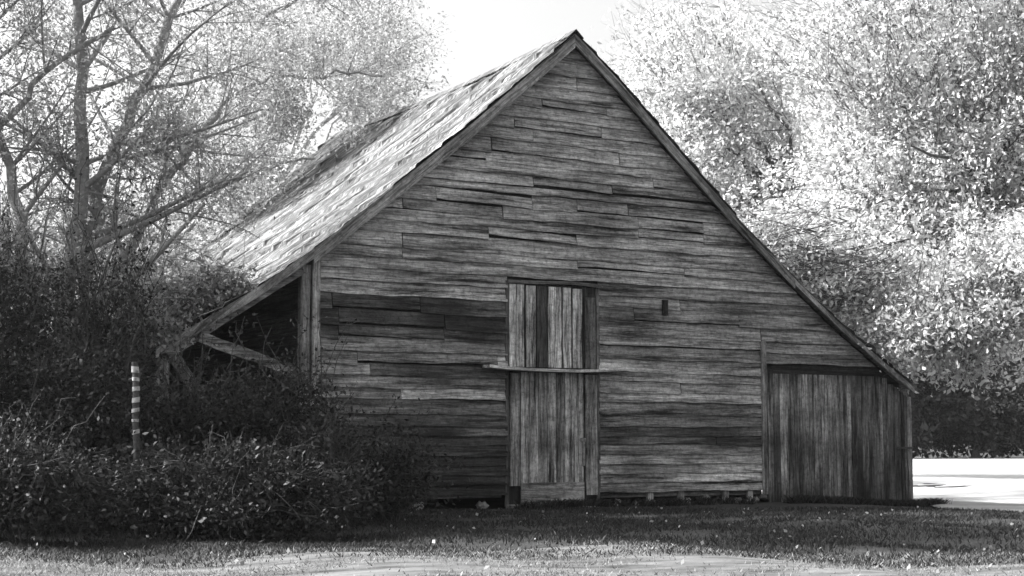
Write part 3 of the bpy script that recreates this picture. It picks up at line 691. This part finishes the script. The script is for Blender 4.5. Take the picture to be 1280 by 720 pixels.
# ------------------------------------------------------------------ right side trees
crown_tree('oak_tree', 'huge pale-leaved tree spreading over the right end of the barn', 'tree', (13.2, 33.5), 6.0, .5,
    [((12.0, 32, 7.6), (5.6, 4.0, 4.0), 3), ((7.6, 31.5, 5.4), (2.8, 2.6, 2.5), 2.2), ((10.6, 28.5, 3.9), (3.0, 2.2, 1.5), 1.6), ((8.6, 32, 9.6), (4.0, 3.0, 2.4), 1.6), ((8.0, 27.2, 2.7), (.9, .7, .9), .35), ((7.0, 26.7, 2.75), (.8, .5, .45), .3)] + [(W(u, v, roof_h(u) + .35), (.5, .5, .35), .09) for u, v in ((3.6, 1.6), (4.2, 1.0), (4.7, 1.2), (5.2, .8), (5.7, .7), (6.2, .4), (6.7, .3), (7.1, .2))],
    2700, 108, .42, .092, 'leaf_bright', 51, bark='bark', limbs=22,
    extra_limbs=[((12.5, 33.4, 4.6), (8.3, 29.5, 3.6), .11), ((12.5, 33.4, 5.2), (7.6, 29.0, 6.6), .10), ((12.6, 33.5, 3.6), (9.0, 27.2, 3.4), .10)])
crown_tree('leafy_tree', 'pale feathery tree rising behind the right slope of the roof', 'tree', (8.4, 44.0), 7.0, .3,
    [((6.4, 44, 8.0), (3.6, 3.5, 4.4), 2), ((5.2, 43, 12.0), (2.9, 2.6, 2.4), 1.0), ((4.6, 42, 9.0), (1.9, 2, 2.0), .7)], 560, 90, .6, .12, 'leaf_bright', 53, bark='bark', limbs=18)

# ------------------------------------------------------------------ far tree line beyond the field
far = []
def far_proto(seed, k):
    root = crown_tree('dark_tree', 'x', 'tree', (300 + 30 * k, 100), 3.0, .25,
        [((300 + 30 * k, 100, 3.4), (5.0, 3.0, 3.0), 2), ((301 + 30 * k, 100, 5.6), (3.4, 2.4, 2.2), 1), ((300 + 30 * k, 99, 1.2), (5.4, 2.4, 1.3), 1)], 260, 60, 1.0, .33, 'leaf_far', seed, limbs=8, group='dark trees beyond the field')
    return root
protos = [far_proto(61, 0), far_proto(62, 1)]
spots = [(-42, 80), (-33, 84), (-25, 78), (-16, 82), (-7, 86), (2, 84), (11, 87), (19.5, 86), (26, 87), (32.5, 88), (41, 90), (50, 92)]
words = {7: 'dark shaded tree just right of the barn, beyond the bright field', 8: 'dark tree at the middle of the bright field\'s far edge', 9: 'dark tree beyond the field at the right frame edge'}
for i, (x, y) in enumerate(spots):
    if i < 2: root = protos[i]
    else:
        src = protos[i % 2]; root = src.copy(); C.objects.link(root)
        for ch in src.children:
            c = ch.copy(); C.objects.link(c); c.parent = root
    root.location = (x, y, gz(x, y)); root.rotation_euler = (0, 0, (i * 1.9) % 6.28); root.scale = (1, 1, .85 + .3 * ((i * 7) % 5) / 4)
    root['label'] = words.get(i, 'dark far tree hidden behind the barn and the left trees')

# ------------------------------------------------------------------ grass
def blades(name, n, seed, fn, hmin, hmax, m, wdt=.007):
    r = nz(seed); P = fn(r, n); z = ground_z(P[:, 0], P[:, 1]); P = np.stack([P[:, 0], P[:, 1], z], 1); P = P[clear_of_barn(P)]; n = len(P)
    h = r.uniform(hmin, hmax, n)[:, None]; a = r.uniform(0, 2 * math.pi, n); s = np.stack([np.cos(a), np.sin(a), np.zeros(n)], 1) * wdt
    L = r.normal(0, .5, (n, 3)) * h; L[:, 2] = 0; up = np.array([0, 0, 1.0]) * h
    V = np.stack([P - s, P + s, P + s * .7 + up * .55 + L * .35, P + up + L], 1).reshape(-1, 3)
    return props(fastmesh(name, V, np.arange(4 * n).reshape(-1, 4), m), kind='stuff')
def area(x0, x1, y0, y1, pw=1.0, clump=0.0):
    def fn(r, n):
        y = y0 + (y1 - y0) * r.random(n) ** pw; x = r.uniform(x0, x1, n)
        k = np.sin(x * 1.7 + 2 * np.sin(y * .8)) * np.sin(y * 2.3 + np.sin(x * 1.1)) + r.normal(0, .5, n); q = k > clump
        return np.stack([x[q], y[q]], 1)
    return fn
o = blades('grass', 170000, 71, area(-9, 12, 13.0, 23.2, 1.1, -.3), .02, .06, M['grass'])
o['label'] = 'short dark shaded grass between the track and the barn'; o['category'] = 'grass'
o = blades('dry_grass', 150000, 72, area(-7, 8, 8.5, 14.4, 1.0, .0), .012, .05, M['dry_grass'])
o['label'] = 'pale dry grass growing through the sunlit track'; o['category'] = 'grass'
def foot(r, n):
    cn = r.uniform(-1.2, 7.4, 34); cn = np.concatenate([cn, r.uniform(3.9, 7.2, 30)]); u = cn[r.integers(0, 64, n)] + r.normal(0, .07, n); v = -.38 - np.abs(r.normal(0, .12, n)); return np.stack([BX + UX * u + VX * v, BY + UY * u + VY * v], 1)
o = blades('weeds', 9000, 73, foot, .03, .15, M['grass'], .006)
o['label'] = 'taller weeds along the foot of the barn front'; o['category'] = 'weeds'

# ------------------------------------------------------------------ haze box added to lift the blacks, as flare would
hz = MB(); hz.box(-75, 75, -8, 135, -2.0, 24); hm = bpy.data.materials.new('black_lift_haze'); hm.use_nodes = True
t = hm.node_tree; t.nodes.clear(); pv = t.nodes.new('ShaderNodeVolumePrincipled'); ou = t.nodes.new('ShaderNodeOutputMaterial')
pv.inputs['Color'].default_value = (.95, .95, .95, 1); pv.inputs['Density'].default_value = HAZE; pv.inputs['Anisotropy'].default_value = .6
t.links.new(pv.outputs[0], ou.inputs['Volume'])
props(hz.build('black_lift_haze', hm), kind='stuff')

# ------------------------------------------------------------------ fallen leaves
r = nz(91); n = 420
P = np.stack([r.uniform(-7, 9, n), 10 + 13.5 * r.random(n), np.zeros(n)], 1); P[:, 2] = ground_z(P[:, 0], P[:, 1]) + .035
P = P[clear_of_barn(P)]
props(leaves('fallen_leaves', P, .04, M['leaf_mid'], None, 92, droop=0, aspect=.7), 'small pale fallen leaves scattered over the grass before the barn', 'leaves', kind='stuff')
